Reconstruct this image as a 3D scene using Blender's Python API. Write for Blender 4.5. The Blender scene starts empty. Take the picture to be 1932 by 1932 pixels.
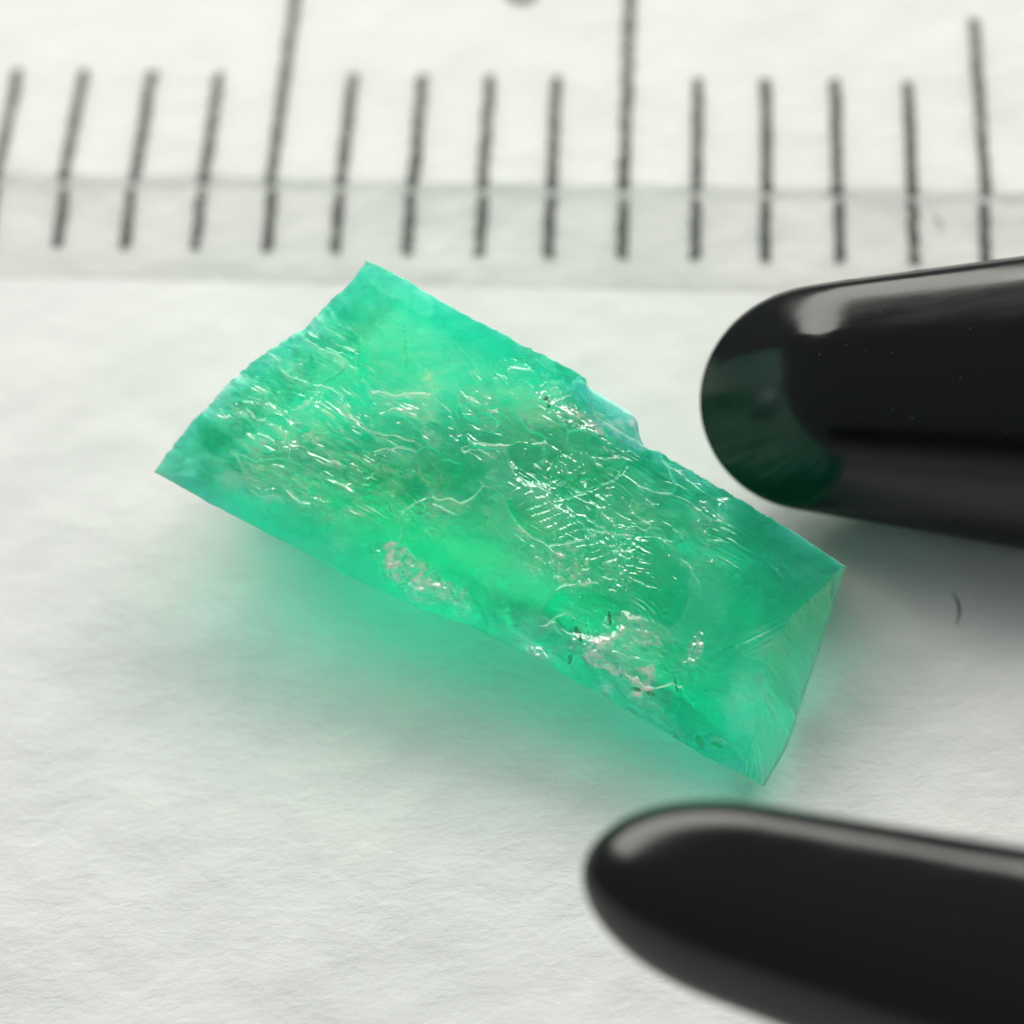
import bpy, math
import numpy as np
from mathutils import Vector, Matrix

MM = 0.001                      # the scene is built in millimetres at true size
sc = bpy.context.scene
col = sc.collection

# ------------------------------------------------------------------ camera
TH = math.radians(64.0)         # camera looks down 64 degrees
ROLL = math.radians(-6.0)
FPX, NPX = 3480.0, 1932.0       # focal length and frame width in the same units
D0 = 24.19                      # mm from the lens to the paper along the axis
FOCUS = 21.95
ST, CT = math.sin(TH), math.cos(TH)
SR, CR = math.sin(ROLL), math.cos(ROLL)
cam_d = bpy.data.cameras.new('camera')
cam = bpy.data.objects.new('camera', cam_d)
col.objects.link(cam)
cam.location = Vector((0, -D0 * CT, D0 * ST)) * MM
cam.rotation_euler = (Matrix.Rotation(math.pi / 2 - TH, 3, 'X') @ Matrix.Rotation(ROLL, 3, 'Z')).to_euler()
cam_d.sensor_width = 36.0
cam_d.lens = FPX / NPX * 36.0
cam_d.clip_start = 0.0005
cam_d.clip_end = 20.0
cam_d.dof.use_dof = True
cam_d.dof.focus_distance = FOCUS * MM
cam_d.dof.aperture_fstop = cam_d.lens / 1.05
cam_d.dof.aperture_blades = 0
sc.camera = cam

# ------------------------------------------------------------------ world, lamps, exposure
world = bpy.data.worlds.new('World')
sc.world = world
world.use_nodes = True
bg = world.node_tree.nodes['Background']
bg.inputs['Color'].default_value = (0.88, 0.98, 1.0, 1)
bg.inputs['Strength'].default_value = 0.21


def lamp(name, loc, target, sx, sy, power, color):
    d = bpy.data.lights.new(name, 'AREA')
    d.shape = 'RECTANGLE'
    d.size, d.size_y = sx * MM, sy * MM
    d.energy = power
    d.color = color
    o = bpy.data.objects.new(name, d)
    o.location = Vector(loc) * MM
    o.rotation_euler = (Vector(target) - Vector(loc)).to_track_quat('-Z', 'Y').to_euler()
    col.objects.link(o)
    return o


lamp('desk_lamp', (-24, 65, 62), (0, 1, 0), 110, 43, 0.110, (1.0, 0.998, 0.915))
lamp('second_lamp', (54, 60, 62), (0, 0, 0), 62, 42, 0.066, (1.0, 0.998, 0.93))

vs = sc.view_settings
vs.view_transform = 'Standard'
vs.look = 'None'
vs.exposure = 0.0
vs.gamma = 1.0
vs.use_curve_mapping = False

cy = sc.cycles
cy.max_bounces = 16
cy.transmission_bounces = 14
cy.transparent_max_bounces = 16
cy.glossy_bounces = 6
cy.diffuse_bounces = 5
cy.caustics_reflective = True
cy.caustics_refractive = True
cy.blur_glossy = 0.3
cy.sample_clamp_indirect = 6.0
cy.use_denoising = True
cy.denoiser = 'OPENIMAGEDENOISE'


# ------------------------------------------------------------------ helpers
def P(u, v, depth):
    """point (mm) seen at u,v of the 1932-unit frame at a depth along the camera axis"""
    x = (np.asarray(u, float) - NPX / 2) * depth / FPX
    q = (NPX / 2 - np.asarray(v, float)) * depth / FPX
    dd = depth - D0
    x, q = x * CR - q * SR, x * SR + q * CR
    return np.stack([x, q * ST + dd * CT, q * CT - dd * ST], -1)


def ground(u, v, z=0.0):
    # where the sight line through u,v meets height z
    lo, hi = 15.0, 40.0
    for _ in range(50):
        md = (lo + hi) / 2
        if P(u, v, md)[2] > z: lo = md
        else: hi = md
    return P(u, v, lo)


def link(name, verts, faces, mat, parent=None, smooth=True, attrs=None):
    me = bpy.data.meshes.new(name)
    me.from_pydata((np.asarray(verts) * MM).tolist(), [], [tuple(int(i) for i in f) for f in faces])
    me.update()
    if smooth:
        me.polygons.foreach_set('use_smooth', [True] * len(me.polygons))
    me.materials.append(mat)
    for k, arr in (attrs or {}).items():
        a = me.attributes.new(k, 'FLOAT_COLOR', 'POINT')
        a.data.foreach_set('color', np.asarray(arr, np.float32).ravel())
    o = bpy.data.objects.new(name, me)
    col.objects.link(o)
    if parent:
        o.parent = parent
    return o


def empty(name, label, cat, loc=(0, 0, 0)):
    o = bpy.data.objects.new(name, None)
    o.empty_display_size = 0.001
    o['label'] = label
    o['category'] = cat
    col.objects.link(o)
    return o


def hash2(ix, iy, seed):
    n = (ix.astype(np.int64) * 374761393 + iy.astype(np.int64) * 668265263 + seed * 1442695041) & 0xffffffff
    n = ((n ^ (n >> 13)) * 1274126177) & 0xffffffff
    n = ((n ^ (n >> 16)) * 2246822519) & 0xffffffff
    return ((n ^ (n >> 15)) & 0xffffff) / float(0xffffff)


def vnoise(x, y, seed=0):
    x = np.asarray(x, float); y = np.asarray(y, float)
    ix, iy = np.floor(x), np.floor(y)
    fx, fy = x - ix, y - iy
    fx = fx * fx * fx * (fx * (fx * 6 - 15) + 10); fy = fy * fy * fy * (fy * (fy * 6 - 15) + 10)
    a = hash2(ix, iy, seed); b = hash2(ix + 1, iy, seed)
    c = hash2(ix, iy + 1, seed); d = hash2(ix + 1, iy + 1, seed)
    return (a * (1 - fx) + b * fx) * (1 - fy) + (c * (1 - fx) + d * fx) * fy - 0.5


def fbm(x, y, seed=0, octv=4):
    r, a, f = 0, 1.0, 1.0
    for k in range(octv):
        r = r + a * vnoise(x * f, y * f, seed + 17 * k)
        a *= 0.5; f *= 2.03
    return r


def worley(x, y, seed=0):
    """cell id randoms (two) and offsets to the nearest point, plus distance gap to the next"""
    ix, iy = np.floor(x), np.floor(y)
    best = np.full(x.shape, 9.0); second = np.full(x.shape, 9.0)
    bx = np.zeros(x.shape); by = np.zeros(x.shape); h1 = np.zeros(x.shape); h2 = np.zeros(x.shape); h3 = np.zeros(x.shape)
    for dx in (-1, 0, 1):
        for dy in (-1, 0, 1):
            cx, cyy = ix + dx, iy + dy
            px = cx + hash2(cx, cyy, seed); py = cyy + hash2(cx, cyy, seed + 1)
            d = np.hypot(px - x, py - y)
            m = d < best
            second = np.where(m, best, np.minimum(second, d))
            best = np.where(m, d, best)
            bx = np.where(m, x - px, bx); by = np.where(m, y - py, by)
            h1 = np.where(m, hash2(cx, cyy, seed + 2), h1)
            h2 = np.where(m, hash2(cx, cyy, seed + 3), h2)
            h3 = np.where(m, hash2(cx, cyy, seed + 4), h3)
    return bx, by, h1, h2, h3, second - best


def sstep(a, b, x):
    t = np.clip((x - a) / (b - a), 0, 1)
    return t * t * (3 - 2 * t)


def resample(pts, n):
    p = np.array(pts, float)
    d = np.r_[0, np.cumsum(np.hypot(*np.diff(p, axis=0).T))]
    t = np.linspace(0, d[-1], n)
    return np.stack([np.interp(t, d, p[:, 0]), np.interp(t, d, p[:, 1])], -1)


# ------------------------------------------------------------------ materials
class NT:
    def __init__(self, name):
        self.m = bpy.data.materials.new(name)
        self.m.use_nodes = True
        self.t = self.m.node_tree
        self.bsdf = self.t.nodes['Principled BSDF']
        self.out = self.t.nodes['Material Output']

    def n(self, kind, **kw):
        nd = self.t.nodes.new(kind)
        ins = kw.pop('ins', {})
        for k, v in kw.items():
            setattr(nd, k, v)
        for k, v in ins.items():
            self.set(nd, k, v)
        return nd

    def set(self, nd, k, v):
        s = nd.inputs[k]
        if isinstance(v, bpy.types.NodeSocket):
            self.t.links.new(v, s)
        else:
            s.default_value = v

    def b(self, **kw):
        for k, v in kw.items():
            self.set(self.bsdf, k.replace('_', ' '), v)

    def noise(self, vec, scale, detail=4, rough=0.55, dist=0.0):
        return self.n('ShaderNodeTexNoise', ins={'Vector': vec, 'Scale': scale, 'Detail': detail, 'Roughness': rough, 'Distortion': dist}).outputs['Fac']

    def math(self, op, a, b=0.0, clamp=False):
        nd = self.n('ShaderNodeMath', operation=op, use_clamp=clamp)
        self.set(nd, 0, a); self.set(nd, 1, b)
        return nd.outputs[0]

    def ramp(self, fac, stops):
        nd = self.n('ShaderNodeValToRGB')
        self.set(nd, 'Fac', fac)
        e = nd.color_ramp.elements
        while len(e) < len(stops):
            e.new(0.5)
        for el, (p, c) in zip(e, stops):
            el.position = p
            el.color = c if len(c) == 4 else (*c, 1)
        return nd.outputs['Color']

    def mixc(self, fac, a, b, mode='MIX'):
        nd = self.n('ShaderNodeMix', data_type='RGBA', blend_type=mode)
        for i, v in ((0, fac), (6, a), (7, b)):
            s = nd.inputs[i]
            if isinstance(v, bpy.types.NodeSocket):
                self.t.links.new(v, s)
            else:
                s.default_value = v
        return nd.outputs[2]

    def bump(self, height, dist, strength=1.0, normal=None):
        ins = {'Height': height, 'Distance': dist, 'Strength': strength}
        if normal is not None:
            ins['Normal'] = normal
        return self.n('ShaderNodeBump', ins=ins).outputs['Normal']

    def coord(self, scale=(1, 1, 1), rot=(0, 0, 0)):
        tc = self.n('ShaderNodeTexCoord').outputs['Object']
        return self.n('ShaderNodeMapping', ins={'Vector': tc, 'Scale': scale, 'Rotation': rot}).outputs['Vector']


def mat_paper():
    m = NT('white_paper')
    c = m.coord((1000, 1000, 1000))
    cs = m.coord((700, 1300, 1000), (0, 0, 0.25))
    big = m.noise(c, 0.25, 3)
    fib = m.noise(cs, 2.6, 6, 0.6, 0.3)
    fine = m.noise(cs, 8.0, 4, 0.6, 0.4)
    m.b(Base_Color=m.ramp(big, [(0.3, (0.61, 0.615, 0.615)), (0.7, (0.64, 0.642, 0.635))]), Roughness=0.8)
    m.b(Specular_IOR_Level=0.25)
    n1 = m.bump(big, 0.0006, 0.5)
    n2 = m.bump(fib, 0.000024, 0.8, n1)
    n3 = m.bump(fine, 0.000012, 0.8, n2)
    m.b(Normal=n3)
    return m.m


def mat_ruler():
    m = NT('white_ruler_plastic')
    c = m.coord((1000, 1000, 1000))
    big = m.noise(c, 0.5, 3)
    fine = m.noise(m.coord((500, 1600, 1000)), 3.0, 5, 0.6, 0.6)
    m.b(Base_Color=m.ramp(big, [(0.3, (0.60, 0.602, 0.59)), (0.7, (0.63, 0.63, 0.617))]), Roughness=0.55)
    m.b(Subsurface_Weight=0.7, Subsurface_Radius=(0.0008, 0.0008, 0.0008), Subsurface_Scale=1.0)
    n1 = m.bump(big, 0.00025, 0.6)
    m.b(Normal=m.bump(fine, 0.000035, 0.8, n1))
    return m.m


def mat_ink():
    m = NT('dark_ink')
    c = m.coord((1000, 1000, 1000))
    f = m.noise(m.coord((1500, 500, 1000)), 6.0, 4, 0.7)
    m.b(Base_Color=m.ramp(f, [(0.35, (0.02, 0.022, 0.02)), (0.58, (0.06, 0.067, 0.06)), (0.70, (0.32, 0.33, 0.30))]), Roughness=0.6)
    m.b(Normal=m.bump(m.noise(c, 14.0, 3), 0.00002))
    return m.m


def mat_black():
    m = NT('black_glossy_coating')
    c = m.coord((1000, 1000, 1000))
    wav = m.noise(c, 0.55, 2)
    fine = m.noise(m.coord((300, 2200, 2200)), 1.6, 4, 0.6)
    dust = m.noise(c, 11.0, 2, 0.4)
    spk = m.ramp(dust, [(0.75, (0, 0, 0)), (0.77, (1, 1, 1))])
    m.b(Base_Color=m.mixc(m.math('MULTIPLY', spk, 0.10), (0.0045, 0.0047, 0.0055, 1), (0.3, 0.3, 0.28, 1)))
    m.b(Roughness=m.ramp(fine, [(0.3, (0.13,) * 3), (0.75, (0.24,) * 3)]), IOR=1.46)
    m.b(Normal=m.bump(wav, 0.00005, 0.4, m.bump(fine, 0.000003, 0.5)))
    return m.m


def mat_emerald(name='emerald', pale=False):
    m = NT(name)
    at = m.n('ShaderNodeAttribute', attribute_name='marks')
    sep = m.n('ShaderNodeSeparateColor', ins={'Color': at.outputs['Color']})
    frost, cream, dark = sep.outputs[0], sep.outputs[1], sep.outputs[2]
    flake = at.outputs['Alpha']
    c = m.coord((1000, 1000, 1000))
    cs = m.coord((350, 1500, 1500), (0, 0, math.radians(-31)))
    cloud = m.noise(c, 0.9, 4, 0.6, 0.6)
    grain = m.noise(c, 9.0, 4, 0.65)
    strk = m.noise(cs, 2.4, 5, 0.65, 0.5)
    # stone colour: milky green body with paler frost, cream mineral crust, dark specks
    body = m.ramp(cloud, [(0.30, (0.002, 0.95, 0.56)), (0.5, (0.006, 0.99, 0.64)), (0.70, (0.03, 0.995, 0.72))])
    fr = m.math('MULTIPLY', frost, m.ramp(strk, [(0.3, (0.45,) * 3), (0.65, (1,) * 3)]))
    c1 = m.mixc(fr, body, (0.50, 0.91, 0.68, 1))
    cr = m.math('MULTIPLY', cream, m.ramp(grain, [(0.40, (0.05,) * 3), (0.62, (1,) * 3)]))
    c2 = m.mixc(cr, c1, m.mixc(m.noise(c, 2.2, 2), (0.88, 0.94, 0.80, 1), (0.78, 0.75, 0.58, 1)))
    c3 = m.mixc(dark, c2, (0.012, 0.05, 0.035, 1))
    opaque = m.math('MAXIMUM', m.math('MULTIPLY', cr, 0.9), m.math('MULTIPLY', dark, 0.9))
    clear = m.math('MULTIPLY', m.math('SUBTRACT', 1.0, opaque), m.math('SUBTRACT', 0.60 if pale else 0.92, m.math('MULTIPLY', fr, 0.5)))
    nrm = m.bump(strk, 0.000022, 0.8, m.bump(grain, 0.000007, 0.8))
    m.b(Base_Color=c3, Roughness=0.34, IOR=1.57, Normal=nrm, Specular_IOR_Level=0.0)
    m.b(Subsurface_Weight=1.0, Subsurface_Radius=(0.0004, 0.0045, 0.0016), Subsurface_Scale=1.0)
    civ = m.math('ADD', 1.55, m.math('MULTIPLY', flake, 0.75))
    m.b(Coat_Weight=1.0, Coat_Roughness=0.18, Coat_IOR=civ, Coat_Normal=nrm)
    gl = m.n('ShaderNodeBsdfPrincipled', ins={'Base Color': (0.85, 1.0, 0.96, 1), 'Roughness': 0.34, 'IOR': 1.16, 'Transmission Weight': 1.0, 'Normal': nrm,
                                              'Coat Weight': 1.0, 'Coat Roughness': 0.18, 'Coat IOR': civ, 'Coat Normal': nrm})
    mx = m.n('ShaderNodeMixShader', ins={0: clear, 1: m.bsdf.outputs[0], 2: gl.outputs[0]})
    m.t.links.new(mx.outputs[0], m.out.inputs['Surface'])
    # white base colour for the clear part; the tint is the depth of stone the light crosses
    vol = m.n('ShaderNodeVolumeAbsorption', ins={'Color': (0.0, 0.991, 0.878, 1), 'Density': 900.0 if pale else 1750.0})
    m.t.links.new(vol.outputs[0], m.out.inputs['Volume'])
    return m.m


PAPER, RULER, INK, BLACK, GEM = mat_paper(), mat_ruler(), mat_ink(), mat_black(), mat_emerald()

# ------------------------------------------------------------------ paper the things lie on
g = 24
xs = np.linspace(-120, 120, g); ys = np.linspace(-120, 120, g)
V = [(x, y, 0) for y in ys for x in xs]
F = [(j * g + i, j * g + i + 1, (j + 1) * g + i + 1, (j + 1) * g + i) for j in range(g - 1) for i in range(g - 1)]
paper = link('paper_surface', V, F, PAPER)
paper['kind'] = 'structure'

# ------------------------------------------------------------------ ruler
ruler = empty('ruler', 'white ruler with black millimetre marks and a thin stepped edge behind the stone', 'ruler')
crease = ground(1177, 350, 0.24)          # where the middle long mark meets the step
YAW = math.radians(-8.5)
RO = crease - np.array([-1.22 * math.sin(YAW), 1.22 * math.cos(YAW), 0]); RO[2] = 0.0


def R(a, w, z):
    a, w, z = np.broadcast_arrays(np.asarray(a, float), np.asarray(w, float), np.asarray(z, float))
    return np.stack([RO[0] + a * math.cos(YAW) - w * math.sin(YAW), RO[1] + a * math.sin(YAW) + w * math.cos(YAW), RO[2] + z], -1)


prof = np.array([(-0.50, -0.03), (-0.36, 0.002), (-0.26, 0.012), (-0.14, 0.032), (-0.02, 0.055), (0.18, 0.072), (0.55, 0.118), (0.85, 0.158), (1.0, 0.178), (1.06, 0.188),
                 (1.12, 0.204), (1.18, 0.226), (1.23, 0.243), (1.29, 0.247), (1.5, 0.232), (3.0, 0.24), (6.0, 0.24), (25.0, 0.24), (25.2, 0.2), (25.2, -0.03)])


def prof_z(w):
    return np.interp(w, prof[2:16, 0] + np.arange(14) * 1e-6, prof[2:16, 1])


na = 420
aa = np.linspace(-45, 32, na)
rows = []
for k, (w, z) in enumerate(prof):
    j = 0.03 * fbm(aa * 1.3, np.full(na, k * 0.23), 5, 4) if k < 16 else 0 * aa
    hz = 0.02 * fbm(aa * 1.1, np.full(na, k * 0.2 + 9), 6, 3) if 2 < k < 16 else 0 * aa
    rows.append(R(aa, w + j, z + hz))
V = np.concatenate(rows)
F = [(k * na + i, k * na + i + 1, (k + 1) * na + i + 1, (k + 1) * na + i) for k in range(len(prof) - 1) for i in range(na - 1)]
F += [tuple(k * na for k in range(len(prof))), tuple(k * na + na - 1 for k in range(len(prof) - 1, -1, -1))]
link('ruler_body', V, F, RULER, ruler)


def strip(a, ws, width, seed, zoff=0.016):
    n = len(ws)
    nw = 5
    out = []
    cj = 0.012 * fbm(ws * 5, np.full(n, seed * 3.1), 11, 3)
    for i in range(nw):
        e = (i / (nw - 1) - 0.5) * width
        rag = 0.05 * fbm(ws * 22, np.full(n, seed * 1.7 + (0 if i < nw / 2 else 50)), 12, 3) * abs(2 * i / (nw - 1) - 1)
        w2 = ws.copy()
        w2[0] += 0.03 * fbm(np.array([i * 1.3]), np.array([seed * 2.3]), 13)[0]
        w2[-1] += 0.05 * fbm(np.array([i * 1.3]), np.array([seed * 4.3]), 14)[0]
        crown = 0.006 * (1 - abs(2 * i / (nw - 1) - 1))
        out.append(R(a + e + cj + rag * np.sign(e if e else 1), w2, prof_z(w2) + zoff + crown))
    Vv = np.concatenate(out)
    Ff = [(i * n + k, (i + 1) * n + k, (i + 1) * n + k + 1, i * n + k + 1) for i in range(nw - 1) for k in range(n - 1)]
    return Vv, Ff


for k in range(-13, 10):
    longm = k % 5 == 0
    top = 4.75 if longm and k != 5 else (4.28 if k == 5 else 3.13)
    lo = strip(k * 1.006 + 0.02 * math.sin(k * 2.1), np.linspace(0.10, 1.05, 48), 0.145, k + 40)
    up = strip(k * 1.006 + 0.02 * math.sin(k * 1.7), np.linspace(1.15, top, 92), 0.15, k + 80)
    V = np.concatenate([lo[0], up[0]])
    F = lo[1] + [tuple(i + len(lo[0]) for i in f) for f in up[1]]
    link('tick_mark', V, F, INK, ruler)

# a printed stroke that just reaches into the frame
tt = np.linspace(-0.75, 0.6, 21)
ca, cw = -1.62, 5.24
V, F = [], []
for k, t in enumerate(tt):
    for r in (0.80 + 0.05 * math.sin(k), 1.0):
        V.append(R(ca + 0.42 * r * math.sin(t), cw - 0.74 * r * math.cos(t), 0.258))
    if k:
        F.append((2 * k - 2, 2 * k - 1, 2 * k + 1, 2 * k))
link('printed_stroke', np.array(V), F, INK, ruler)

# ------------------------------------------------------------------ the emerald
gem = empty('emerald_crystal', 'rough translucent green emerald crystal lying tilted on white paper', 'gemstone')
E_ = [(290, 890), (360, 930), (430, 968), (540, 1025), (640, 1080), (760, 1135), (900, 1188), (1000, 1237), (1130, 1310), (1270, 1390), (1340, 1432), (1396, 1460)]
T_ = [(690, 490), (740, 513), (860, 585), (1000, 657), (1090, 705), (1106, 718), (1110, 745), (1128, 788), (1206, 836), (1300, 886), (1400, 945), (1500, 1005), (1593, 1067)]
L_ = [(290, 890), (330, 835), (370, 790), (420, 735), (470, 683), (540, 640), (575, 615), (610, 580), (655, 540), (668, 522), (690, 490)]
R_ = [(1396, 1460), (1420, 1400), (1438, 1338), (1446, 1237), (1492, 1163), (1593, 1067)]
NU, NV = 860, 470
b0, b1 = resample(E_, NU), resample(T_, NU)
l0, l1 = resample(L_, NV), resample(R_, NV)


def rough(p, amp, sc_, seed):
    n = len(p)
    t = np.arange(n) * sc_ * 0.71
    f = np.sin(np.linspace(0, math.pi, n)) ** 0.3
    p[:, 0] += amp * f * fbm(t, np.full(n, 0.5), seed, 4)
    p[:, 1] += amp * f * fbm(t, np.full(n, 7.5), seed + 1, 4)


rough(b0, 3.5, 0.05, 31); rough(b1, 5, 0.06, 33); rough(l0, 8, 0.06, 35); rough(l1, 6, 0.05, 37)
s = np.linspace(0, 1, NU)[None, :]; t = np.linspace(0, 1, NV)[:, None]
C00, C10, C01, C11 = b0[0], b0[-1], b1[0], b1[-1]
UV = np.zeros((NV, NU, 2))
for i in range(2):
    UV[:, :, i] = ((1 - t) * b0[None, :, i] + t * b1[None, :, i] + (1 - s) * l0[:, None, i] + s * l1[:, None, i]
                   - ((1 - s) * (1 - t) * C00[i] + s * (1 - t) * C10[i] + (1 - s) * t * C01[i] + s * t * C11[i]))
PU, PV = UV[:, :, 0], UV[:, :, 1]
DEP = (1 - s) * (1 - t) * 22.45 + s * (1 - t) * 21.65 + (1 - s) * t * 21.95 + s * t * 21.9
BASE = P(PU, PV, DEP)


def normals(G):
    du = np.gradient(G, axis=1); dv = np.gradient(G, axis=0)
    n = np.cross(du, dv)
    return n / np.linalg.norm(n, axis=-1, keepdims=True)


NRM0 = normals(BASE)
NAV = NRM0.mean(axis=(0, 1)); NAV /= np.linalg.norm(NAV)

# stone-plane axes: al runs along the crystal, ac across it (one unit is about 0.0063 mm)
al = PU * 0.857 + PV * 0.515
ac = -PU * 0.515 + PV * 0.857


def blob(u, v, ru, rv, ang=0.0, wob=0.45, seed=1):
    a = math.radians(ang)
    x, y = PU - u, PV - v
    X = (x * math.cos(a) + y * math.sin(a)) / ru
    Y = (-x * math.sin(a) + y * math.cos(a)) / rv
    d = np.hypot(X, Y) + wob * fbm(PU / (0.5 * (ru + rv)) * 1.6, PV / (0.5 * (ru + rv)) * 1.6, seed, 4)
    return 1 - sstep(0.72, 1.0, d)


def edges(gap, w):
    return 1 - sstep(0.0, w, gap)


H = 0.11 * fbm(al / 330, ac / 260, 50, 3)
wx = 34 * fbm(PU / 90, PV / 90, 60, 3); wy = 34 * fbm(PU / 90, PV / 90, 61, 3)
leftz = blob(600, 770, 300, 190, 40, 0.3, 6)
# fracture plates of the broken face: flat pieces, each with its own tilt and level
rough_zone = np.clip(blob(1080, 900, 360, 210, 31, 0.3, 2) + blob(620, 780, 330, 200, 31, 0.3, 3) + 0.6 * blob(1170, 1230, 190, 90, 31, .3, 4), 0, 1)
bx, by, h1, h2, h3, gap = worley((al + wx) / 150, (ac + wy) / 62, 70)
plates = 0.055 * (h1 - 0.5) + bx * (h2 - 0.5) * 0.10 + by * (h3 - 0.5) * 0.11
bx2, by2, k1, k2, k3, gap2 = worley((al + wx * 0.6) / 46, (ac + wy * 0.6) / 20, 75)
plates2 = 0.022 * (k1 - 0.5) + bx2 * (k2 - 0.5) * 0.15 + by2 * (k3 - 0.5) * 0.11
bx3, by3, m1, m2, m3, gap3 = worley((al + wx * 0.9) / 24, (ac + wy * 0.9) / 11, 78)
plates3 = 0.014 * (m1 - 0.5) + bx3 * (m2 - 0.5) * 0.09 + by3 * (m3 - 0.5) * 0.06
mid = blob(1090, 930, 230, 130, 35, 0.4, 5)
patchy = sstep(-0.12, 0.25, fbm(PU / 75, PV / 75, 64, 3))
H += rough_zone * (plates + patchy * (0.8 * plates2 + (0.45 - 0.35 * leftz) * plates3)) + 0.15 * plates + 0.05 * plates3
# short streaks along the crystal on the left half, longer striae near the far edge
st1 = fbm((al + wx * 0.3) / 40, (ac + wy * 0.25) / 6.5, 80, 3)
H += leftz * 0.019 * (0.4 + 1.2 * np.clip(0.5 + fbm(PU / 35, PV / 35, 85, 3), 0, 1)) * (np.abs(st1) * 2 - 0.4)
st2 = fbm((al + wx * 0.5) / 130, (ac + wy * 0.3) / 8.0, 82, 3)
striz = np.clip(blob(1130, 860, 190, 110, 38, .3, 7) + blob(1320, 980, 140, 50, 50, .3, 8), 0, 1)
H += striz * 0.014 * (np.abs(st2) * 2 - 0.4) + 0.003 * st2
st3 = fbm((al + wx * 0.6) / 120, (ac + wy * 0.4 + 0.00055 * (al - 1420) ** 2) / 5.8, 84, 3)
hack = np.clip(blob(1110, 1000, 165, 85, 38, .35, 51) + 0.7 * blob(960, 850, 120, 60, 35, .4, 52) + 0.6 * blob(930, 700, 120, 36, 31, .4, 53), 0, 1)
H += hack * (0.5 + np.clip(0.5 + fbm(PU / 30, PV / 30, 86, 3), 0, 1)) * 0.017 * (np.abs(st3) * 2 - 0.4)
# conchoidal ripples


def ripples(cu, cv, zu, zv, ru, rv, ang, lam, amp, seed):
    d = np.hypot(PU - cu, (PV - cv) * 1.15) + 7 * fbm(PU / 40, PV / 40, seed, 3)
    ph = d / lam
    saw = ph - np.floor(ph)
    prof_ = np.where(saw < 0.72, saw / 0.72, (1 - saw) / 0.28)
    return blob(zu, zv, ru, rv, ang, 0.35, seed + 3) * amp * prof_ * (0.5 + 1.0 * np.clip(0.5 + fbm(PU / 30, PV / 30, seed + 5, 3), 0, 1))


H += ripples(990, 1090, 1150, 1000, 80, 60, 45, 15, 0.016, 90)
H += ripples(1010, 870, 1080, 890, 60, 45, -40, 13, 0.014, 91)
H += ripples(1290, 1500, 1090, 1010, 170, 42, 31, 16, 0.016, 92)
H += ripples(1150, 1200, 1225, 1150, 45, 28, 20, 11, 0.012, 93)
H += ripples(1200, 1230, 1230, 1190, 60, 42, 20, 26, 0.014, 94)
H += ripples(880, 660, 960, 720, 90, 40, 31, 20, 0.010, 95)
# grainy crushed patches
gr = fbm(PU / 7, PV / 7, 100, 3)
grain_z = np.clip(blob(1075, 1068, 48, 42, 40, .4, 9) + blob(1180, 1020, 34, 46, -30, .5, 10) + blob(1040, 735, 40, 30, 31, .5, 11) + blob(1090, 790, 62, 20, 31, .5, 12)
                  + blob(1310, 1225, 18, 40, 15, .5, 13) + 0.7 * blob(790, 1090, 120, 38, 33, .5, 14) + blob(1165, 1085, 20, 40, -40, .5, 15)
                  + 0.8 * blob(1120, 1225, 55, 40, 31, .5, 16) + blob(1010, 1228, 24, 12, 31, .4, 17), 0, 1)
H += grain_z * 0.030 * gr
for ax in (0, 1):
    H = (np.roll(H, 1, ax) + 2 * H + np.roll(H, -1, ax)) / 4
H += 0.0045 * fbm(PU / 9, PV / 9, 102, 2)
# arched scar, a shallow scoop with a crisp rim
ln = (PU - 1492) * -0.40 - (PV - 1163) * 0.917      # positive above the ridge line
along = (PU - 1492) * -0.917 + (PV - 1163) * 0.40
rz = sstep(-25, 10, along) * (1 - sstep(60, 185, along))
H -= 0.11 * rz * (1 - sstep(-42, 2, ln)) * sstep(-190, -60, ln)
H += 0.02 * rz * np.exp(-((ln + 18) / 16) ** 2) * np.sin(ln / 1.9 + along / 40)
scoop = blob(1110, 1160, 85, 55, 5, .25, 18)
H -= 0.05 * scoop
H -= 0.05 * blob(1010, 875, 60, 40, 35, .35, 19) + 0.05 * blob(1120, 905, 75, 20, -25, .35, 20)
# the border is a little worn
edge_d = np.minimum(np.minimum(s * 1250, (1 - s) * 1250) + 0 * t, np.minimum(t * 560, (1 - t) * 560) + 0 * s)
H *= sstep(-4, 40, edge_d) * 0.85 + 0.15
TOP = BASE + NRM0 * H[..., None]

# frost (pale scratched skin), cream mineral crust, dark specks
lap = -(np.roll(H, 2, 0) + np.roll(H, -2, 0) + np.roll(H, 2, 1) + np.roll(H, -2, 1) - 4 * H)
frost = 0.20 + 0.42 * fbm(PU / 110, PV / 110, 110, 5)
frost += 0.45 * leftz * sstep(-0.1, 0.35, fbm((al + wx) / 70, (ac + wy) / 24, 111, 4))
frost += 0.35 * blob(830, 690, 260, 70, 31, .4, 21) + 0.35 * blob(760, 550, 90, 26, 31, .4, 22)
frost += 0.22 * blob(930, 980, 170, 110, 31, .3, 23)
frost += 0.35 * blob(1200, 1220, 60, 45, 0, .4, 24)
frost += 0.55 * rough_zone * edges(gap, 0.07) * sstep(-.2, .2, fbm(PU / 50, PV / 50, 112, 3))
frost += 0.25 * grain_z + 0.40 * rz * np.exp(-((ln + 26) / 26) ** 2) + 0.30 * rough_zone * patchy * (m1 > 0.55)
frost += 0.22 * blob(1420, 1300, 45, 130, 12, .3, 48)
frost -= 0.5 * blob(1240, 1090, 60, 90, -30, .3, 25) + 0.4 * scoop + 0.4 * blob(1010, 875, 60, 40, 35, .35, 19) + 0.5 * blob(430, 850, 75, 28, 40, .4, 26)
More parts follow.
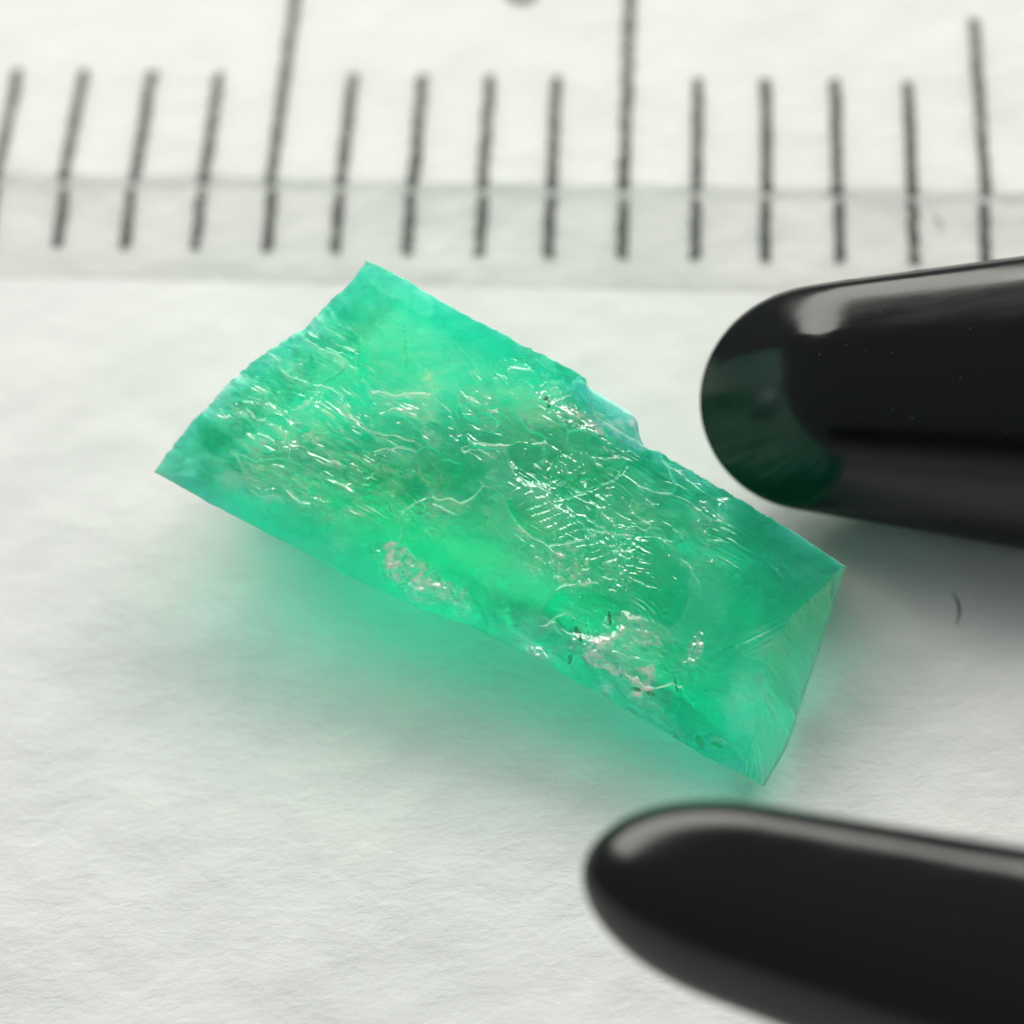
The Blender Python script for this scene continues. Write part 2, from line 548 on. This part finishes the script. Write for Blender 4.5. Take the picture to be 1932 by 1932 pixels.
veil_cell = worley((al + wx * 1.4) / 95, (ac + wy * 1.4) / 60, 170)
veil_cell2 = worley((al + wx * 1.2) / 38, (ac + wy * 1.2) / 22, 171)
softn = 0.5 + fbm(PU / 28, PV / 28, 172, 4)
frost += 0.26 * (veil_cell[2] > 0.58) * softn * (1 - 0.6 * sstep(1250, 1420, PU)) + 0.30 * (veil_cell2[2] > 0.62) * softn * np.clip(rough_zone + 0.25, 0, 1)
frost += 0.28 * (1 - sstep(900, 1250, al))
frost += 0.5 * sstep(0.02, 0.25, fbm((al + wx) / 26, (ac + wy) / 13, 173, 4)) * np.clip(leftz + 0.5 * rough_zone, 0, 1)
frost -= 0.45 * blob(1300, 1330, 90, 50, 40, .4, 27)
cream = np.clip(0.85 * blob(1075, 1068, 46, 40, 40, .5, 9) * sstep(-.1, .3, gr + .15)
                + 1.0 * blob(770, 1070, 74, 34, 35, .6, 28) + 0.6 * blob(850, 1120, 60, 16, 31, .6, 29)
                + 0.95 * blob(1125, 1222, 46, 20, -40, .6, 30) + 1.0 * blob(1215, 1288, 32, 42, 10, .6, 32) + 0.8 * blob(1160, 1265, 70, 13, 25, .6, 38) + 0.6 * blob(1200, 1195, 60, 34, 20, .8, 49)
                + 0.7 * blob(1105, 795, 60, 9, 32, .7, 34) + 0.6 * blob(1045, 735, 26, 18, 31, .7, 36)
                + 0.5 * blob(810, 715, 14, 20, 0, .6, 39) + 0.6 * leftz * sstep(0.14, 0.32, fbm((al + wx) / 38, (ac + wy) / 15, 113, 3))
                + 0.6 * blob(1310, 1230, 14, 36, 15, .6, 40) + 0.5 * blob(590, 890, 14, 34, 30, .6, 41) + 0.35 * blob(1355, 1398, 22, 10, 30, .5, 47), 0, 1)
dark = np.zeros_like(H)
for (u, v, ru, rv, a_, sd) in ((1090, 1195, 4, 13, -25, 1), (1076, 1243, 4, 7, 10, 2), (1198, 1300, 9, 3.5, 15, 3), (1228, 1308, 9, 4, 20, 4), (1290, 1392, 16, 4, 35, 5), (1352, 1405, 9, 4, 25, 6),
                               (1385, 1445, 14, 10, 40, 7), (1320, 1400, 6, 14, -20, 8), (1240, 1360, 40, 3, 31, 9), (1186, 1330, 26, 3, 32, 10), (1030, 752, 4, 4, 0, 11), (1020, 768, 10, 6, 20, 12), (1035, 766, 3, 3, 0, 13),
                               (1390, 1095, 8, 12, 0, 14), (765, 655, 3, 40, -4, 15), (820, 905, 34, 16, 10, 16), (1150, 1168, 3, 11, -5, 17), (1275, 1290, 2.5, 16, -12, 18)):
    k = {16: 0.28, 15: 0.3, 14: 0.3, 12: 0.35, 7: 0.3, 10: .5, 9: .5}.get(sd, 0.85)
    dark = np.maximum(dark, k * blob(u, v, ru * 1.45, rv * 1.45, a_, 0.5, 200 + sd) * (sstep(-.2, .15, fbm(PU / 9, PV / 9, 300 + sd, 2)) if sd in (16, 15, 14, 12) else 1))
flake_m = np.clip(0.9 * leftz * sstep(-.1, .2, fbm(PU / 40, PV / 40, 114, 3)) + grain_z + 0.8 * hack + 0.9 * rough_zone * patchy + 0.6 * mid, 0, 1)
marks_top = np.stack([np.clip(frost, 0, 1), cream, dark, flake_m], -1)

# perimeter loop, counter-clockwise seen from above the face: bottom, right, top, left
idx = np.arange(NV * NU).reshape(NV, NU)
per = np.concatenate([idx[0, :-1], idx[:-1, -1], idx[-1, :0:-1], idx[:0:-1, 0]])
NP_ = len(per)
side = np.concatenate([np.zeros(NU - 1), np.ones(NV - 1), np.full(NU - 1, 2), np.full(NV - 1, 3)]).astype(int)
ring0 = TOP.reshape(-1, 3)[per]
cen = TOP.mean(axis=(0, 1))
# ring 1: the lower rim of the slanting end face on the right; a worn bevel elsewhere
ring1 = ring0 - NAV * 0.07
FO = resample([(1396, 1460), (1441, 1484), (1484, 1411), (1521, 1303), (1564, 1171), (1595, 1070)], NV)
FO = np.concatenate([resample([(1398, 1461), (1441, 1484)], 46), resample([(1441, 1484), (1484, 1411), (1521, 1303), (1564, 1171), (1595, 1070)], NV - 46)])
q = np.linspace(0, 1, NV)
fdep = np.interp(q, [0, .14, .4, .75, 1], [21.72, 22.0, 22.7, 22.6, 21.97])
FP = P(FO[:, 0] + 2.0 * fbm(q * 14, q * 0, 120), FO[:, 1], fdep)
ring1[side == 1] = FP[:-1]
i0 = np.where(side == 2)[0]
bl = np.linspace(0, 1, 40) ** 2
for k in range(40):
    ring1[i0[k]] = (1 - bl[k]) * (ring0[i0[k]] + (FP[-1] - ring0[i0[0]])) + bl[k] * ring1[i0[k]]
# ring 2: the underside, tapered inwards, resting on the paper towards the right end
sp = np.concatenate([s[0, :-1], np.ones(NV - 1), s[0, :0:-1], np.zeros(NV - 1)])
inset = np.array([0.30, 0.20, 0.03, 0.08])[side]
ker = np.ones(121) / 121.0
inset = np.convolve(np.concatenate([inset[-60:], inset, inset[:60]]), ker, 'valid')[:, None]
flat = ring1 + inset * (cen - ring1)
T0 = np.interp(sp, [0, 0.45, 1], [2.3, 2.8, 4.0])
Tt = np.minimum(T0, np.maximum(flat[:, 2] - 0.004, 0.02) / NAV[2])
ring2 = flat - NAV * Tt[:, None]
NR = 26
Vl = [TOP.reshape(-1, 3)]; Ml = [marks_top.reshape(-1, 4)]
F = []
a_, b_, c_, d_ = idx[:-1, :-1].ravel(), idx[:-1, 1:].ravel(), idx[1:, 1:].ravel(), idx[1:, :-1].ravel()
F += list(zip(a_.tolist(), b_.tolist(), c_.tolist(), d_.tolist()))
prev = per.copy(); base_i = NV * NU
out = ring0 - cen; out -= (out @ NAV)[:, None] * NAV; out /= np.linalg.norm(out, axis=1, keepdims=True)
pc = np.arange(NP_)
qq = np.concatenate([np.zeros(NU - 1), np.linspace(0, 1, NV - 1), np.zeros(NU - 1), np.zeros(NV - 1)])
stages = [(ring0, ring1, 14, 'f')] + [(ring1, ring2, NR, 'w')]
for r0, r1, n, kind in stages:
    for k in range(1, n + 1):
        f = k / n
        pts = r0 * (1 - f) + r1 * f
        amp = math.sin(math.pi * f) ** 0.5
        if kind == 'f':
            st = fbm(pc / 7.0 + f * 6.0, np.full(NP_, f * 0.5), 130, 3)
            pts = pts + out * (np.where(side == 1, 0.045 * amp * (np.abs(st) * 2 - .3), 0.006 * amp * st))[:, None]
            mk = np.stack([np.where(side == 1, 0.24 + 0.3 * qq + 0.5 * st, 0.15), 0 * pc, 0 * pc, 0 * pc], -1)
        else:
            st = fbm(pc / 16.0, np.full(NP_, f * 5), 131, 4)
            pts = pts + out * (0.06 * amp * st)[:, None]
            mk = np.stack([0.2 + 0.2 * st, 0 * pc, 0 * pc, 0 * pc], -1)
        cur = base_i + pc
        base_i += NP_
        Vl.append(pts); Ml.append(np.clip(mk, 0, 1))
        pn, cn = np.roll(prev, -1), np.roll(cur, -1)
        F += list(zip(prev.tolist(), cur.tolist(), cn.tolist(), pn.tolist()))
        prev = cur
cb = ring2.mean(axis=0)
Vl.append(cb[None]); Ml.append(np.array([[0.1, 0, 0, 0]]))
pn = np.roll(prev, -1)
F += [(int(x), base_i, int(y)) for x, y in zip(prev, pn)]
link('stone_body', np.concatenate(Vl), F, GEM, gem, True, {'marks': np.concatenate(Ml)})

# pale ledge left standing beside the far edge
LO = [(1060, 738), (1090, 712), (1118, 734), (1152, 754), (1192, 779), (1203, 795), (1205, 812), (1209, 829), (1222, 852), (1180, 852), (1120, 806)]
lp = resample(LO + LO[:1], 161)[:-1]
lp = (lp + np.roll(lp, 1, 0) + np.roll(lp, -1, 0)) / 3
n = len(lp)
lc = lp.mean(axis=0)
Vl, Ml, F = [], [], []
lev = [(0.0, 22.17), (0.35, 22.16), (0.6, 22.15), (0.8, 22.16), (0.92, 22.17), (1.0, 22.22), (1.0, 22.38), (0.97, 22.5), (0.7, 22.6), (0.0, 22.62)]
for k, (sc_, dp) in enumerate(lev):
    pt = lc + (lp - lc) * sc_
    dz = 0.03 * fbm(pt[:, 0] / 26, pt[:, 1] / 26, 140, 3) if k < 6 else 0
    Vl.append(P(pt[:, 0], pt[:, 1], dp + dz))
    f_ = np.clip(0.75 + 0.5 * fbm(pt[:, 0] / 22, pt[:, 1] / 22, 141, 3), 0, 1)
    c_ = 0.8 * (np.hypot((pt[:, 0] - 1150) / 40, (pt[:, 1] - 800) / 14) + fbm(pt[:, 0] / 14, pt[:, 1] / 14, 142) < 0.8)
    Ml.append(np.stack([f_, c_, 0 * f_, 0 * f_ + 0.1], -1))
    if k:
        for i in range(n):
            j = (i + 1) % n
            F.append(((k - 1) * n + i, (k) * n + i, k * n + j, (k - 1) * n + j))
link('pale_ledge', np.concatenate(Vl), F, mat_emerald('pale_emerald', True), gem, True, {'marks': np.concatenate(Ml)})

# ------------------------------------------------------------------ tweezers
tw = empty('tweezers', 'black glossy tweezers with two rounded tips open around the stone', 'tweezers')
HINGE = np.array([88.0, 2.0, 44.0])
UPV = np.array([-SR, ST * CR, CT * CR]); BACK = np.array([0, -CT, ST])     # across and towards the viewer


def chaikin(p, n, w=0.25):
    for _ in range(n):
        a = p * (1 - w) + np.roll(p, -1, 0) * w
        b = p * w + np.roll(p, -1, 0) * (1 - w)
        p = np.stack([a, b], 1).reshape(-1, 2)
    return p


def prong(x_tip, length, vc, hw, dep, section, label, far, plen, cut):
    sec = chaikin(np.array(section, float), 4)
    for _ in range(6):
        sec = (np.roll(sec, 1, 0) + 2 * sec + np.roll(sec, -1, 0)) / 4
    qmax = (sec[:, 0].max() - sec[:, 0].min()) / 2
    sec[:, 0] -= (sec[:, 0].max() + sec[:, 0].min()) / 2
    sec /= qmax
    m = len(sec)
    # stations: dense at the rounded tip
    xs_ = x_tip + np.concatenate([length * (1 - np.cos(np.linspace(0.02, math.pi / 2, 34))), np.linspace(length * 1.12, 2050 - x_tip, 24)])
    V, cpts, rad, kps, hwm = [], [], [], [], []
    for x in xs_:
        f = min(1.0, (x - x_tip) / length)
        k = math.sqrt(max(0.0, 1 - (1 - f) ** 2.5))
        d = dep(x)
        c = P(x, vc(x), d)
        cpts.append(c); rad.append(hw(x) * k * d / FPX)
        kp = sstep(-0.25, 1.0, min(1.0, (x - x_tip) / (length * plen))) ** 0.8
        kp = (kp - 0.17) / 0.83 if cut else k
        kps.append(kp); hwm.append(hw(x) * d / FPX)
    # beyond the frame both arms bow out and run up to the hinge
    c0 = cpts[-1]; tan = cpts[-1] - cpts[-6]; tan /= np.linalg.norm(tan)
    for k in range(1, 31):
        f = k / 30
        p1 = c0 + tan * 30; p2 = HINGE + np.array([-30, far * 5, -9.0])
        b = (1 - f) ** 3 * c0 + 3 * (1 - f) ** 2 * f * p1 + 3 * (1 - f) * f * f * p2 + f ** 3 * (HINGE + np.array([0, far * 1.3, 0]))
        cpts.append(b); rad.append(rad[57] * (1 + 0.35 * math.sin(math.pi * f) - 0.1 * f)); kps.append(1.0); hwm.append(rad[-1])
    cpts = np.array(cpts); n = len(cpts)
    tg = np.gradient(cpts, axis=0); tg /= np.linalg.norm(tg, axis=1, keepdims=True)
    for i in range(n):
        e1 = UPV - (UPV @ tg[i]) * tg[i]; e1 /= np.linalg.norm(e1)
        e2 = np.cross(tg[i], e1); e2 = e2 if e2 @ BACK > 0 else -e2
        V.append(cpts[i] + rad[i] * sec[:, :1] * e1 + hwm[i] * (-cut + (sec[:, 1:] + cut) * kps[i]) * e2)
    V = np.concatenate(V)
    F = [(i * m + j, (i + 1) * m + j, (i + 1) * m + (j + 1) % m, i * m + (j + 1) % m) for i in range(n - 1) for j in range(m)]
    F += [tuple(range(m)), tuple((n - 1) * m + j for j in range(m - 1, -1, -1))]
    o = link('prong', V, F, BLACK, tw)
    o['label'] = label
    return o


SEC_U = [(1.0, 0.0), (0.9, 0.14), (0.57, 0.31), (0.50, 0.335), (0.40, 0.345), (0.05, 0.33), (-0.3, 0.22), (-0.7, -0.08), (-0.95, -0.42), (-1.0, -0.7), (-0.6, -1.0), (0.6, -0.8), (0.98, -0.3)]
SEC_L = [(1.0, -0.1), (0.9, 0.16), (0.30, 0.46), (-0.1, 0.50), (-0.45, 0.38), (-0.85, 0.05), (-1.0, -0.25), (-0.6, -0.6), (0.5, -0.6), (0.95, -0.4)]
prong(1325, 205, lambda x: 745 + (x - 1325) * 0.018, lambda x: 214 + (x - 1525) * 0.155, lambda x: 22.55 - (x - 1325) * 0.0004, SEC_U,
      'prong nearer the ruler, mirroring green at its tip', 1, 1.3, 0.65)
prong(1100, 300, lambda x: 1636 + (x - 1113) * 0.275, lambda x: 196 + (x - 1400) * 0.11, lambda x: 18.9 - (x - 1113) * 0.0012, SEC_L,
      'prong below the stone, blurred', -1, 0.95, 0.0)
V = []
hb = HINGE
F = []
for x in np.linspace(-2, 16, 10):
    w_ = 2.6 * math.sqrt(max(0.05, 1 - max(0, (x - 8) / 8.2) ** 2))
    for k in range(16):
        a = 2 * math.pi * k / 16
        V.append(hb + np.array([x, w_ * 1.15 * math.cos(a), 0.25 * x + w_ * 0.7 * math.sin(a)]))
for i in range(9):
    for k in range(16):
        F.append((i * 16 + k, i * 16 + (k + 1) % 16, (i + 1) * 16 + (k + 1) % 16, (i + 1) * 16 + k))
F += [tuple(range(15, -1, -1)), tuple(9 * 16 + k for k in range(16))]
link('joint', np.array(V), F, BLACK, tw)


# ------------------------------------------------------------------ stray hairs
def hair(pts, r, name, label, zfun):
    p = np.array(pts, float)
    t_ = np.linspace(0, 1, 18)
    k = np.linspace(0, 1, len(p))
    px, py = np.interp(t_, k, p[:, 0]), np.interp(t_, k, p[:, 1])
    for _ in range(3):
        px[1:-1] = (px[:-2] + 2 * px[1:-1] + px[2:]) / 4; py[1:-1] = (py[:-2] + 2 * py[1:-1] + py[2:]) / 4
    V, F = [], []
    for i in range(18):
        rr = r * (0.35 + 0.65 * math.sin(math.pi * (i + 0.5) / 18))
        z = zfun(px[i], py[i])
        for j in range(6):
            a = 2 * math.pi * j / 6
            V.append((px[i] + rr * math.cos(a), py[i] + 0.3 * rr * math.cos(a), z + rr + rr * math.sin(a)))
        if i:
            F += [((i - 1) * 6 + j, (i - 1) * 6 + (j + 1) % 6, i * 6 + (j + 1) % 6, i * 6 + j) for j in range(6)]
    o = link(name, np.array(V), F, INK)
    o['label'] = label
    o['category'] = 'hair'


hair([ground(*p)[:2] for p in ((1797, 1118), (1807, 1136), (1810, 1158), (1804, 1178))], 0.012, 'hair', 'short dark hair lying on the paper between the tweezer tips', lambda x, y: 0.0)

hair([ground(*p, 0.16)[:2] for p in ((1762, 402), (1768, 415), (1776, 426), (1783, 434))], 0.012, 'hair', 'tiny grey hair lying on the sloping edge strip of the ruler',
     lambda x, y: 0.17)
